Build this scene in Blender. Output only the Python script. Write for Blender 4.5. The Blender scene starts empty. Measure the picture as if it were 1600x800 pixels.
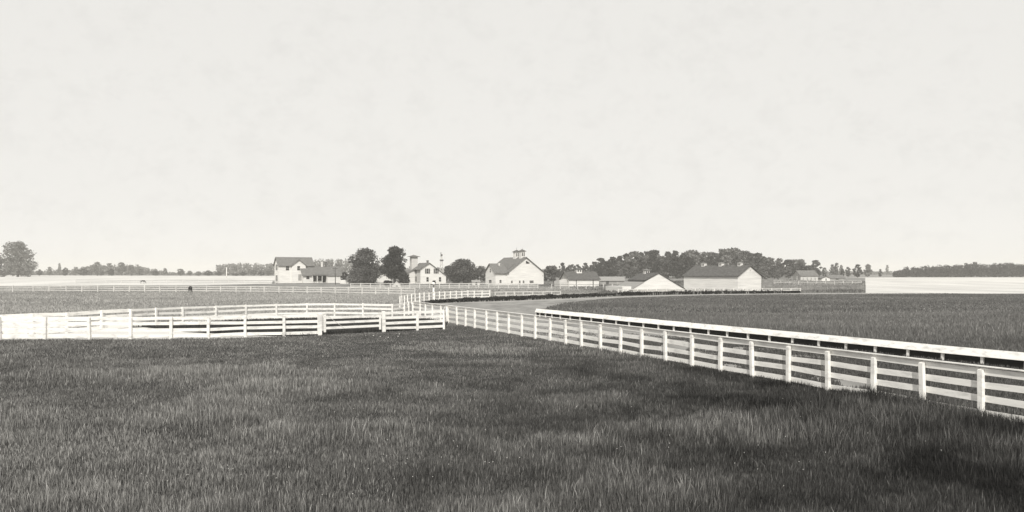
import bpy, bmesh, math, random
import numpy as np
from mathutils import Vector, Matrix
R = math.radians
random.seed(7)
sc = bpy.context.scene
col = sc.collection

# ------------------------------------------------------------------ camera
CAM_H, F, YH = 4.0, 1200.0, 427.0          # eye height, focal length and horizon row (photo is 1600 wide)
cam = bpy.data.cameras.new('camera')
cam.sensor_width = 36; cam.lens = 36 * F / 1600
cam.shift_y = (YH - 400) / 1600
cam.clip_end = 8000; cam.clip_start = 0.1
cam_o = bpy.data.objects.new('camera', cam); col.objects.link(cam_o)
cam_o.location = (0, 0, CAM_H); cam_o.rotation_euler = (R(90), 0, 0)
sc.camera = cam_o

# ------------------------------------------------------------------ world, sun, exposure
SUN_EL, SUN_DIR = R(40), Vector((0.0, -1.0))      # towards the sun, in plan
w = bpy.data.worlds.new('World'); sc.world = w; w.use_nodes = True
nt = w.node_tree; nt.nodes.clear()
def N(tree, t, **k):
    n = tree.nodes.new(t)
    for a, b in k.items(): setattr(n, a, b)
    return n
out = N(nt, 'ShaderNodeOutputWorld'); bg = N(nt, 'ShaderNodeBackground')
sky = N(nt, 'ShaderNodeTexSky', sky_type='NISHITA', sun_disc=False)
sky.sun_elevation = SUN_EL; sky.sun_rotation = math.atan2(SUN_DIR.x, SUN_DIR.y)
bw = N(nt, 'ShaderNodeRGBToBW'); pw = N(nt, 'ShaderNodeMath', operation='POWER'); pw.inputs[1].default_value = 0.06
nt.links.new(sky.outputs[0], bw.inputs[0]); nt.links.new(bw.outputs[0], pw.inputs[0])
tc = N(nt, 'ShaderNodeTexCoord'); mp = N(nt, 'ShaderNodeMapping'); mp.inputs['Scale'].default_value = (1, 1, 1.3)
nz = N(nt, 'ShaderNodeTexNoise'); nz.inputs['Scale'].default_value = 24; nz.inputs['Detail'].default_value = 14; nz.inputs['Roughness'].default_value = .74
rm = N(nt, 'ShaderNodeMapRange'); rm.inputs['From Min'].default_value = .48; rm.inputs['From Max'].default_value = .78
rm.inputs['To Min'].default_value = 1.0; rm.inputs['To Max'].default_value = .92
nt.links.new(tc.outputs['Generated'], mp.inputs[0]); nt.links.new(mp.outputs[0], nz.inputs['Vector']); nt.links.new(nz.outputs['Fac'], rm.inputs['Value'])
mu = N(nt, 'ShaderNodeMath', operation='MULTIPLY'); nt.links.new(pw.outputs[0], mu.inputs[0]); nt.links.new(rm.outputs[0], mu.inputs[1])
tint = N(nt, 'ShaderNodeVectorMath', operation='SCALE'); tint.inputs[0].default_value = (7.9, 7.78, 7.46)
nt.links.new(mu.outputs[0], tint.inputs['Scale']); nt.links.new(tint.outputs[0], bg.inputs['Color'])
bg.inputs['Strength'].default_value = 0.10
nt.links.new(bg.outputs[0], out.inputs[0])

sl = bpy.data.lights.new('sun', 'SUN'); sl.energy = 3.4; sl.angle = R(0.6); sl.color = (1, .975, .92)
so = bpy.data.objects.new('sun', sl); col.objects.link(so)
d = SUN_DIR.normalized()
to_sun = Vector((d.x * math.cos(SUN_EL), d.y * math.cos(SUN_EL), math.sin(SUN_EL)))
so.rotation_euler = to_sun.to_track_quat('Z', 'Y').to_euler()
so.location = (0, -10, 60)
sc.view_settings.view_transform = 'Standard'; sc.view_settings.look = 'None'
sc.view_settings.exposure = 0; sc.view_settings.gamma = 1; sc.view_settings.use_curve_mapping = False
sc.cycles.max_bounces = 6; sc.cycles.volume_bounces = 1

# ------------------------------------------------------------------ terrain and measuring helpers
ZB = [(-400, 0), (230, 0), (300, 1.0), (600, 2.0), (900, 3.0), (3000, 3.0)]
def gz(y):
    return float(np.interp(y, [a for a, _ in ZB], [b for _, b in ZB]))
def P(px, d):                         # ground point seen in column px at depth d
    return ((px - 800) / F * d, d, gz(d))
def G(px, py):                        # ground point seen at px, py (flat part)
    d = CAM_H * F / (py - YH); return ((px - 800) / F * d, d)
def HZ(py, d): return CAM_H - (py - YH) / F * d    # height seen on row py at depth d
def PX(x, y): return 800 + F * x / y

# ------------------------------------------------------------------ materials (sepia print tones)
WARM = (1.0, .978, .935)
def grey(v): return (v * WARM[0], v * WARM[1], v * WARM[2], 1)
def mat(name, lo, hi, scale=3, detail=5, rough=.85, stretch=(1, 1, 1), bump=0, world=False, bscale=None, contrast=(.3, .7)):
    m = bpy.data.materials.new(name); m.use_nodes = True
    t = m.node_tree; b = t.nodes['Principled BSDF']; b.inputs['Roughness'].default_value = rough
    b.inputs['Specular IOR Level'].default_value = .25
    if world:
        g = N(t, 'ShaderNodeNewGeometry'); src = g.outputs['Position']
    else:
        g = N(t, 'ShaderNodeTexCoord'); src = g.outputs['Object']
    mpn = N(t, 'ShaderNodeMapping'); mpn.inputs['Scale'].default_value = stretch; t.links.new(src, mpn.inputs[0])
    n = N(t, 'ShaderNodeTexNoise'); n.inputs['Scale'].default_value = scale; n.inputs['Detail'].default_value = detail
    n.inputs['Roughness'].default_value = .6
    t.links.new(mpn.outputs[0], n.inputs['Vector'])
    r = N(t, 'ShaderNodeValToRGB'); r.color_ramp.elements[0].position = contrast[0]; r.color_ramp.elements[1].position = contrast[1]
    r.color_ramp.elements[0].color = grey(lo); r.color_ramp.elements[1].color = grey(hi)
    t.links.new(n.outputs['Fac'], r.inputs[0]); t.links.new(r.outputs[0], b.inputs['Base Color'])
    if bump:
        bp = N(t, 'ShaderNodeBump'); bp.inputs['Strength'].default_value = bump; bp.inputs['Distance'].default_value = .05
        t.links.new(n.outputs['Fac'], bp.inputs['Height']); t.links.new(bp.outputs[0], b.inputs['Normal'])
    return m
M = {}
M['white_paint'] = mat('white_paint', .56, .90, 1.7, 10, .7, (1, 1, 3), .2, True, contrast=(.28, .5))
M['worn_paint'] = mat('worn_paint', .68, .9, 1.6, 9, .8, (1, 1, 4), .2, True, contrast=(.3, .52))
M['far_paint'] = mat('far_paint', .50, .74, .6, 6, .8, (1, 1, 2), 0, True)
M['grey_board'] = mat('grey_board', .16, .30, .9, 6, .9, (1, 1, 3), .1, True)
M['black_panel'] = mat('black_panel', .008, .016, 3, 4, .95, world=True)
M['siding'] = mat('siding', .64, .84, .5, 7, .8, (.5, .5, 6), .1)
M['siding_old'] = mat('siding_old', .50, .64, .6, 7, .85, (.5, .5, 6), .1)
M['siding_grey'] = mat('siding_grey', .26, .42, .8, 6, .85, (2, 2, .5), .1)
M['shingle'] = mat('shingle', .11, .22, 1.6, 8, .95, (1, 1, 4), .4, contrast=(.35, .65))
M['shingle_dark'] = mat('shingle_dark', .07, .14, 1.6, 8, .95, (1, 1, 4), .4, contrast=(.35, .65))
M['roof_pale'] = mat('roof_pale', .24, .34, 1.2, 6, .8, (4, 1, 1), .1)
M['glass'] = mat('glass', .015, .035, 1, 2, .25)
M['shutter'] = mat('shutter', .07, .12, 5, 2, .8)
M['brick'] = mat('brick', .10, .18, 5, 3, .95)
M['trim'] = mat('trim', .68, .8, 2, 3, .8)
M['iron'] = mat('iron', .04, .08, 3, 3, .6)
M['bark'] = mat('bark', .05, .11, 4, 6, .95, (1, 1, .4), .3)
M['pole_wood'] = mat('pole_wood', .06, .11, 4, 4, .95, (1, 1, .3), .2)
M['coat'] = mat('coat', .012, .03, 3, 3, .6)
M['mane'] = mat('mane', .008, .015, 9, 3, .8)
M['dirt'] = mat('dirt', .16, .34, .25, 12, .95, (1.6, .5, 1), .3, True, contrast=(.3, .7))
M['pale_field'] = mat('pale_field', .47, .66, .05, 12, .95, (1, .35, 1), 0, True, contrast=(.32, .6))
M['pasture'] = mat('pasture', .13, .27, .10, 14, .95, (1, .5, 1), 0, True, contrast=(.34, .66))
M['turf'] = mat('turf', .014, .035, .12, 14, .95, (1, .6, 1), 0, True, contrast=(.34, .66))
M['verge'] = mat('verge', .26, .46, .5, 8, .95, world=True)

def leafmat(name, lo, hi):
    m = bpy.data.materials.new(name); m.use_nodes = True; t = m.node_tree
    b = t.nodes['Principled BSDF']; b.inputs['Roughness'].default_value = .7; b.inputs['Specular IOR Level'].default_value = .2
    a = N(t, 'ShaderNodeAttribute', attribute_name='tone'); oi = N(t, 'ShaderNodeObjectInfo')
    ad = N(t, 'ShaderNodeMath', operation='MULTIPLY_ADD'); ad.inputs[1].default_value = .5
    sub = N(t, 'ShaderNodeMath', operation='SUBTRACT'); sub.inputs[1].default_value = .25
    t.links.new(oi.outputs['Random'], ad.inputs[0]); t.links.new(a.outputs['Fac'], ad.inputs[2]); t.links.new(ad.outputs[0], sub.inputs[0])
    r = N(t, 'ShaderNodeValToRGB'); r.color_ramp.elements[0].color = grey(lo); r.color_ramp.elements[1].color = grey(hi)
    t.links.new(sub.outputs[0], r.inputs[0]); t.links.new(r.outputs[0], b.inputs['Base Color'])
    tr = N(t, 'ShaderNodeBsdfTranslucent'); t.links.new(r.outputs[0], tr.inputs['Color'])
    mx = N(t, 'ShaderNodeMixShader'); mx.inputs[0].default_value = .25
    o = [n for n in t.nodes if n.type == 'OUTPUT_MATERIAL'][0]
    t.links.new(b.outputs[0], mx.inputs[1]); t.links.new(tr.outputs[0], mx.inputs[2]); t.links.new(mx.outputs[0], o.inputs[0])
    return m
M['leaf_dark'] = leafmat('leaf_dark', .010, .085)
M['leaf_tree'] = leafmat('leaf_tree', .008, .17)
M['leaf_mid'] = leafmat('leaf_mid', .03, .22)
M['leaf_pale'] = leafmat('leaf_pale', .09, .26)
M['leaf_faint'] = leafmat('leaf_faint', .14, .36)  # far foliage: fading by haze is put into this leaf colour
M['hedge'] = leafmat('hedge', .01, .04)
def grassmat():
    m = bpy.data.materials.new('grass'); m.use_nodes = True; t = m.node_tree
    b = t.nodes['Principled BSDF']; b.inputs['Roughness'].default_value = .6; b.inputs['Specular IOR Level'].default_value = .3
    a = N(t, 'ShaderNodeAttribute', attribute_name='tone')
    s = N(t, 'ShaderNodeVectorMath', operation='SCALE'); s.inputs[0].default_value = WARM
    t.links.new(a.outputs['Fac'], s.inputs['Scale']); t.links.new(s.outputs[0], b.inputs['Base Color'])
    tr = N(t, 'ShaderNodeBsdfTranslucent'); t.links.new(s.outputs[0], tr.inputs['Color'])
    mx = N(t, 'ShaderNodeMixShader'); mx.inputs[0].default_value = .15
    o = [n for n in t.nodes if n.type == 'OUTPUT_MATERIAL'][0]
    t.links.new(b.outputs[0], mx.inputs[1]); t.links.new(tr.outputs[0], mx.inputs[2]); t.links.new(mx.outputs[0], o.inputs[0])
    return m
M['grass'] = grassmat()

# ------------------------------------------------------------------ object helpers
def tag(o, label=None, cat=None, group=None, kind=None):
    if label: o['label'] = label
    if cat: o['category'] = cat
    if group: o['group'] = group
    if kind: o['kind'] = kind
    return o
def empty(name, loc, rz=0, **k):
    o = bpy.data.objects.new(name, None); col.objects.link(o); o.empty_display_size = .5
    o.location = loc; o.rotation_euler = (0, 0, rz); return tag(o, **k)
class MB:
    def __init__(s): s.v = []; s.f = []
    def add(s, vs, fs):
        n = len(s.v); s.v += [tuple(p) for p in vs]; s.f += [tuple(i + n for i in f) for f in fs]; return s
    def box(s, x0, x1, y0, y1, z0, z1):
        return s.add([(x0,y0,z0),(x1,y0,z0),(x1,y1,z0),(x0,y1,z0),(x0,y0,z1),(x1,y0,z1),(x1,y1,z1),(x0,y1,z1)],
                     [(3,2,1,0),(4,5,6,7),(0,1,5,4),(1,2,6,5),(2,3,7,6),(3,0,4,7)])
    def obox(s, a, b, w, h, n=None, za=None):      # board from a to b, thickness w sideways, h tall
        a, b = Vector(a), Vector(b); d = (b - a).normalized(); side = Vector((-d.y, d.x, 0)).normalized() * (w / 2); up = Vector((0, 0, h / 2))
        vs = [a-side-up, a+side-up, a+side+up, a-side+up, b-side-up, b+side-up, b+side+up, b-side+up]
        return s.add(vs, [(0,1,2,3),(7,6,5,4),(0,4,5,1),(1,5,6,2),(2,6,7,3),(3,7,4,0)])
    def prism(s, prof, axis, a, b):                # profile (p,z) pushed along axis from a to b; counterclockwise
        n = len(prof)
        mk = (lambda t, p, z: (t, p, z)) if axis == 'x' else (lambda t, p, z: (p, t, z))
        vs = [mk(a, p, z) for p, z in prof] + [mk(b, p, z) for p, z in prof]
        fs = [tuple(range(n)), tuple(range(2*n-1, n-1, -1))] + [(i, i+n, (i+1) % n + n, (i+1) % n) for i in range(n)]
        return s.add(vs, fs)
    def tube(s, pts, rad, seg=8):
        rings = []
        for i, p in enumerate(pts):
            p = Vector(p); d = (Vector(pts[min(i+1, len(pts)-1)]) - Vector(pts[max(i-1, 0)])).normalized()
            u = d.cross(Vector((0, 1, .01))).normalized() if abs(d.y) < .9 else d.cross(Vector((1, 0, 0))).normalized()
            v = d.cross(u); r = rad[i] if hasattr(rad, '__len__') else rad
            rings.append([p + u*r*math.cos(2*math.pi*k/seg) + v*r*math.sin(2*math.pi*k/seg) for k in range(seg)])
        vs = [q for r_ in rings for q in r_]; fs = []
        for i in range(len(pts)-1):
            for k in range(seg):
                fs.append((i*seg+k, i*seg+(k+1) % seg, (i+1)*seg+(k+1) % seg, (i+1)*seg+k))
        fs.append(tuple(range(seg-1, -1, -1))); fs.append(tuple(range((len(pts)-1)*seg, len(pts)*seg)))
        return s.add(vs, fs)
    def build(s, name, m, parent=None, smooth=False):
        me = bpy.data.meshes.new(name); me.from_pydata(s.v, [], s.f); me.materials.append(m)
        bm = bmesh.new(); bm.from_mesh(me); bmesh.ops.recalc_face_normals(bm, faces=bm.faces); bm.to_mesh(me); bm.free()
        if smooth: me.polygons.foreach_set('use_smooth', [True]*len(me.polygons))
        o = bpy.data.objects.new(name, me); col.objects.link(o)
        if parent: o.parent = parent
        return o
def copy_tree(o, parent=None):
    c = o.copy(); col.objects.link(c); c.parent = parent
    for ch in [q for q in bpy.data.objects if q.parent == o]: copy_tree(ch, c)
    return c
def np_mesh(name, V, Fc, tone, m, parent=None):    # V (n,3), triangles or quads (k,s), tone per vertex
    me = bpy.data.meshes.new(name); k = Fc.shape[1]
    me.vertices.add(len(V)); me.vertices.foreach_set('co', V.astype(np.float32).ravel())
    me.loops.add(Fc.size); me.loops.foreach_set('vertex_index', Fc.astype(np.int32).ravel())
    me.polygons.add(len(Fc)); me.polygons.foreach_set('loop_start', np.arange(0, Fc.size, k, dtype=np.int32))
    me.update(calc_edges=True)
    if tone is not None:
        at = me.attributes.new('tone', 'FLOAT', 'POINT'); at.data.foreach_set('value', tone.astype(np.float32))
    me.materials.append(m)
    o = bpy.data.objects.new(name, me); col.objects.link(o)
    if parent: o.parent = parent
    return o
def vnoise(x, y, scale, seed):
    rs = np.random.RandomState(seed); T = rs.rand(256, 256)
    a = x / scale; b = y / scale; i = np.floor(a).astype(int); j = np.floor(b).astype(int)
    fx = a - i; fy = b - j; fx = fx*fx*(3-2*fx); fy = fy*fy*(3-2*fy)
    g = lambda p, q: T[p % 256, q % 256]
    return (g(i,j)*(1-fx)+g(i+1,j)*fx)*(1-fy) + (g(i,j+1)*(1-fx)+g(i+1,j+1)*fx)*fy
def fbm(x, y, scale, seed, o=4):
    s = 0; a = .5; t = 0
    for k in range(o):
        s = s + a * vnoise(x + 31*k, y - 17*k, scale, seed + k); t += a; a *= .55; scale *= .5
    return s / t
def inside(px, py, poly):
    r = np.zeros(px.shape, bool); n = len(poly)
    for i in range(n):
        (x1, y1), (x2, y2) = poly[i], poly[(i+1) % n]
        if y1 == y2: continue
        c = ((y1 > py) != (y2 > py)) & (px < (x2-x1)*(py-y1)/(y2-y1)+x1)
        r ^= c
    return r

# ------------------------------------------------------------------ the ground
g = MB()
for (y0, z0), (y1, z1) in zip(ZB[:-1], ZB[1:]):
    g.add([(-2400, y0, z0), (2400, y0, z0), (2400, y1, z1), (-2400, y1, z1)], [(0, 1, 2, 3)])
tag(g.build('ground', M['pasture']), kind='structure')
def sheet(name, poly, lift, m):
    me = bpy.data.meshes.new(name); bm = bmesh.new()
    bm.faces.new([bm.verts.new((x, y, 0)) for x, y in poly])
    for yb, _ in ZB[1:-1]:
        bmesh.ops.bisect_plane(bm, geom=bm.verts[:]+bm.edges[:]+bm.faces[:], plane_co=(0, yb, 0), plane_no=(0, 1, 0))
    bmesh.ops.triangulate(bm, faces=bm.faces[:])
    for v in bm.verts: v.co.z = gz(v.co.y) + lift
    bmesh.ops.recalc_face_normals(bm, faces=bm.faces)
    for f_ in bm.faces:
        if f_.normal.z < 0: f_.normal_flip()
    bm.to_mesh(me); bm.free(); me.materials.append(m)
    o = bpy.data.objects.new(name, me); col.objects.link(o); return tag(o, kind='structure')
# long board fence line A and running rail line D
A0, A1 = Vector((-5.1, 61.2)), Vector((12.93, 21.15))
D0, D1 = Vector((2.15, 71.6)), Vector((21.2, 31.8))
def on_line(px, a, b):
    t = (px - 800) / F; dd = b - a
    k = (t * a.y - a.x) / (dd.x - t * dd.y); return a + dd * k
def at_y(y, a, b): return a + (b - a) * ((y - a.y) / (b.y - a.y))
HED = [(665, 474.5), (700, 473), (740, 472), (800, 470), (850, 468), (900, 466), (960, 463.5), (1050, 460.6), (1150, 459.1), (1250, 458.2), (1352, 457.6)]
outer = [G(*p) for p in HED]
INN = [(1352, 459.2), (1230, 460.1), (1100, 461.8), (980, 465), (920, 469), (882, 474.5), (855, 481)]
inner = [G(*p) for p in INN]
aN, aF = at_y(8, A0, A1), at_y(70, A0, A1); dF, dN = at_y(71.8, D0, D1), at_y(8, D0, D1)
track = [(aN.x+.35, aN.y), (aF.x+.35, aF.y), (-10.6, 84)] + outer + inner + [(dF.x, dF.y+1), (dF.x-.4, dF.y), (dN.x-.35, dN.y)]
sheet('dirt_track', track, .008, M['dirt'])
verge = [G(*p) for p in [(720, 472.6), (800, 470.4), (900, 466.3), (960, 463.8), (1050, 460.9), (1150, 459.4), (1250, 458.5), (1352, 457.9)]]
verge_in = [G(*p) for p in [(1352, 459.2), (1150, 460.6), (1050, 462.1), (960, 465.2), (900, 467.8), (800, 471.6), (720, 473.6)]]
sheet('sandy_verge', verge + verge_in, .014, M['verge'])
left_field = [(-400, 236), ((60-800)/F*238, 238), ((180-800)/F*246, 246), ((300-800)/F*243, 243), ((425-800)/F*262, 262), ((426-800)/F*300, 300), ((520-800)/F*560, 560), (-520, 700), (-760, 600)]
sheet('pale_hayfield', left_field, .006, M['pale_field'])
right_field = [((1352-800)/F*152, 152), ((1900-800)/F*151, 151), ((1900-800)/F*480, 480), ((1320-800)/F*460, 460), ((1352-800)/F*430, 430)]
sheet('pale_stubble_field', right_field, .006, M['pale_field'])

# ------------------------------------------------------------------ grass blades (nobody could count them)
def blades(name, poly, dens_fn, hfn, tfn, wfn, seed, label, keep_out=(), two=True):
    rs = np.random.RandomState(seed)
    xs = [p[0] for p in poly]; ys = [p[1] for p in poly]
    VV, FF, TT = [], [], []; off = 0
    for (ya, yb, dens) in dens_fn:
        ya_, yb_ = max(ya, min(ys)), min(yb, max(ys))
        if yb_ <= ya_: continue
        xa, xb = max(min(xs), -.72*yb_-1), min(max(xs), .72*yb_+1)
        n = int((xb-xa)*(yb_-ya_)*dens)
        x = rs.uniform(xa, xb, n); y = rs.uniform(ya_, yb_, n)
        k = inside(x, y, poly) & (np.abs(x) < .70*y+1)
        for ko in keep_out: k &= ~inside(x, y, ko)
        x, y = x[k], y[k]
        h, seedy = hfn(x, y, rs)
        ok = h > .02; x, y, h, seedy = x[ok], y[ok], h[ok], seedy[ok]; n = len(x)
        z = np.interp(y, [a for a, _ in ZB], [b for _, b in ZB])
        az = rs.uniform(0, np.pi, n); wd = wfn(y) * rs.uniform(.7, 1.3, n)
        la = rs.uniform(-np.pi, np.pi, n); ln = h * np.abs(rs.normal(.12, .22, n))
        lx, ly = np.cos(la)*ln, np.sin(la)*ln
        dx, dy = np.cos(az)*wd/2, np.sin(az)*wd/2
        top = np.where(seedy, 1.0, .85)
        V = np.empty((n, 5, 3))
        V[:,0] = np.c_[x-dx, y-dy, z-.02]; V[:,1] = np.c_[x+dx, y+dy, z-.02]
        mw = np.where(seedy, 1.1, .8)
        V[:,2] = np.c_[x+dx*mw+lx*.4, y+dy*mw+ly*.4, z+h*.6]; V[:,3] = np.c_[x-dx*mw+lx*.4, y-dy*mw+ly*.4, z+h*.6]
        V[:,4] = np.c_[x+lx, y+ly, z+h]
        b = (np.arange(n)*5)[:,None] + off
        Fc = np.concatenate([b+[0,1,2], b+[0,2,3], b+[3,2,4]], 0)
        t = tfn(x, y, seedy, rs)
        VV.append(V.reshape(-1,3)); FF.append(Fc); TT.append(np.repeat(t, 5)); off += n*5
    return tag(np_mesh(name, np.concatenate(VV), np.concatenate(FF), np.concatenate(TT), M['grass']), label, 'grass', kind='stuff')
def patch(x, y):      # drier, taller stands
    return np.clip((fbm(x, y*1.5, 7.5, 11, 4) - .47) * 4.2, 0, 1)
def h_near(x, y, rs):
    n = len(x); p = patch(x, y); clump = fbm(x, y, .8, 23, 3)
    far = np.clip((y - 26) / 14, 0, 1)
    side = np.clip((np.abs(x - 1) - 9) / 9, 0, 1)
    base = (.105 + .19*p) * (1 - .62*far*(1-side)) + .10*np.clip(x/14, 0, 1)
    seedy = rs.rand(n) < (.04 + .16*p + .12*np.clip((-x-2)/8, 0, 1)*np.clip((24-y)/8, 0, 1))
    h = base * (.3 + 1.4*clump) * rs.uniform(.65, 1.2, n)
    return np.where(seedy, h*1.35, h), seedy
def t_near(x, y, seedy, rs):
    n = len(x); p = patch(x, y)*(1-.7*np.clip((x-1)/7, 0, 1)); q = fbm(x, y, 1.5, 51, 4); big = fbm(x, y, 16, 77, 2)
    t = .086 + .040*p + .012*np.clip((y-26)/14, 0, 1) + .15*(q-.45) + .04*(big-.5) - .062*np.clip((x-1)/8, 0, 1) + .055*np.clip((-x+1)/11, 0, 1)  # paler left, darker right: lens vignetting put into the blade tone
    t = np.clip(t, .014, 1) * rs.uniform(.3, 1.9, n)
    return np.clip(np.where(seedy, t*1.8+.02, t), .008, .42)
# front paddock: this side of the fences
FRONT = [(0, 45.9), (140, 46.1), (267, 46.4), (325, 46.7), (383, 47.5), (444, 48.3), (500, 49.2), (600, 52.4), (652, 53.9), (695, 55.1), (700, 61.2)]
fr = [((px-800)/F*dd, dd) for px, dd in FRONT]
paddock = [(-40, 10), (-40, 43)] + fr + [(aN.x+.3, aN.y)]
sheet('meadow_soil', paddock, .004, M['turf'])
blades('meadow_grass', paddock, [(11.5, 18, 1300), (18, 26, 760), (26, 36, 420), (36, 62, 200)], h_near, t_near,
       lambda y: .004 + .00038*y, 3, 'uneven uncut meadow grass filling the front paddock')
# infield, beyond the running rail
infield = [(dN.x+.3, dN.y), (dF.x+.2, dF.y+.3)] + inner[::-1] + [(130, 150), (60, 8)]
def h_in(x, y, rs):
    n = len(x); p = np.clip((fbm(x, y, 12, 91, 4)-.4)*3, 0, 1)
    edge = np.clip(1.1-np.clip(y-62, 0, 60)/70, .4, 1)
    return (.22+.2*p)*edge*rs.uniform(.6, 1.3, n), rs.rand(n) < .12
def t_in(x, y, seedy, rs):
    q = fbm(x*.6, y, 7, 131, 5); t = .155 + .14*(q-.47)
    t = t*rs.uniform(.7, 1.3, len(x)); return np.clip(np.where(seedy, t*1.5, t), .02, .3)
sheet('infield_soil', infield, .005, M['turf'])
blades('infield_grass', infield, [(20, 45, 160), (45, 75, 60), (75, 152, 14)], h_in, t_in, lambda y: .012 + .0007*y, 5,
       'tall grass of the infield behind the low white running rail')
# lane and middle pasture on the left
REAR = [(0, 48.0), (50, 49.4), (104, 51.4), (158, 54.0), (204, 56.2), (244, 58.4), (286, 60.4), (337, 62.6), (384, 64.4), (432, 66.0), (479, 66.8), (522.5, 67.2), (567.5, 67.0), (613, 66.2), (632, 68.0), (639, 70.5)]
rr = [((px-800)/F*dd, dd) for px, dd in REAR]
lane = [(-34, 44)] + fr + [(aF.x-.2, aF.y)] + rr[::-1]
mid = [(-120, 47), ] + rr + [(-10.6, 84)] + outer[:7] + [(15, 225), (-190, 225)]
def h_lane(x, y, rs): n = len(x); return rs.uniform(.10, .28, n), rs.rand(n) < .03
def t_lane(x, y, s, rs): return np.clip((.045+.05*(fbm(x, y, 4, 8)-.45))*rs.uniform(.6, 1.4, len(x)), .015, .2)
glare_band = [(-40, 44.6)] + fr[:6] + [((290-800)/F*52, 52), ((225-800)/F*56.8, 56.8)] + rr[:5][::-1] + [(-40, 47)]
sheet('lane_soil', lane, .006, M['turf'])
sheet('lane_glare', glare_band, .012, M['pale_field'])  # pale sheet: blown-out glare at the left put into the ground colour
blades('lane_grass', lane, [(40, 72, 110)], h_lane, t_lane, lambda y: .04+0*y, 9, 'dark short grass in the lane between the white fences', keep_out=[glare_band])
def h_mid(x, y, rs): n = len(x); return rs.uniform(.10, .30, n), rs.rand(n) < .1
def t_mid(x, y, s, rs): return np.clip((.34+.28*(fbm(x*.5, y, 9, 18)-.45)-.02*np.clip((x+25)/30, 0, 1))*rs.uniform(.65, 1.35, len(x)), .03, .5)
near_lane = [(p.x+.4, p.y) for p in (at_y(12, A0, A1), at_y(60, A0, A1))] + [(p.x-.4, p.y) for p in (at_y(70, D0, D1), at_y(12, D0, D1))]
def h_tr(x, y, rs): n = len(x); return rs.uniform(.06, .22, n)*np.clip((58-y)/18, .05, 1)*(fbm(x, y, 3, 44) > .28 + .3*np.clip((y-36)/14, 0, 1)), rs.rand(n) < .02
blades('track_grass', near_lane, [(12, 47, 300), (47, 60, 60)], h_tr, lambda x, y, s, rs: np.clip(.10*rs.uniform(.5, 1.5, len(x)), .03, .3), lambda y: .02+.0004*y, 14, 'thin worn grass on the track between the two long white rails')
blades('pasture_grass', mid, [(46, 90, 26), (90, 160, 9), (160, 226, 3.5)], h_mid, t_mid, lambda y: .02+.0008*y, 10,
       'grey rough grass of the pasture between the near fences and the farm', keep_out=[left_field])

rough = outer[4:] + [((1352-800)/F*300, 300), ((640-800)/F*300, 300), ((690-800)/F*130, 130)]
def h_rough(x, y, rs):
    n = len(x); c = np.clip((fbm(x, y, 6, 201, 3)-.42)*5, 0, 1); return (.12+.55*c*(x > 18))*rs.uniform(.5, 1.2, n), rs.rand(n) < .1
blades('rough_growth', rough, [(118, 180, 7), (180, 300, 3)], h_rough, lambda x, y, s, rs: np.clip((.16+.5*(fbm(x*.4, y, 7, 205)-.47))*rs.uniform(.5, 1.5, len(x)), .02, .5), lambda y: .03+.0008*y, 15,
       'rough weedy growth around the barns beyond the track')
# tiny pale flower heads in the front grass
rs = np.random.RandomState(4)
fl = MB()
spots = []
for cx, cy, n, sp in [(-5.2, 14.0, 34, 1.5), (-1.5, 15.5, 16, 1.2), (2.2, 17.0, 10, 2.0), (6.5, 17, 14, 2.5), (-8, 46, 5, .8), (9, 22, 6, 2), (-3, 22, 8, 3)]:
    for k in range(n): spots.append((cx + rs.normal()*sp, cy + rs.normal()*sp*.7))
for x, y in spots:
    if y < 12.8: continue
    r, z = .006 + .00025*y, .16 + rs.rand()*.16
    if y > 40: r *= 2.2
    fl.add([(x-r, y, z), (x, y-r, z), (x+r, y, z), (x, y+r, z), (x, y, z+r), (x, y, z-r)],
           [(0,1,4),(1,2,4),(2,3,4),(3,0,4),(1,0,5),(2,1,5),(3,2,5),(0,3,5)])
tag(fl.build('clover_flowers', M['trim']), 'tiny white flower heads sprinkled in the foreground grass', 'flowers', kind='stuff')

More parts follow.
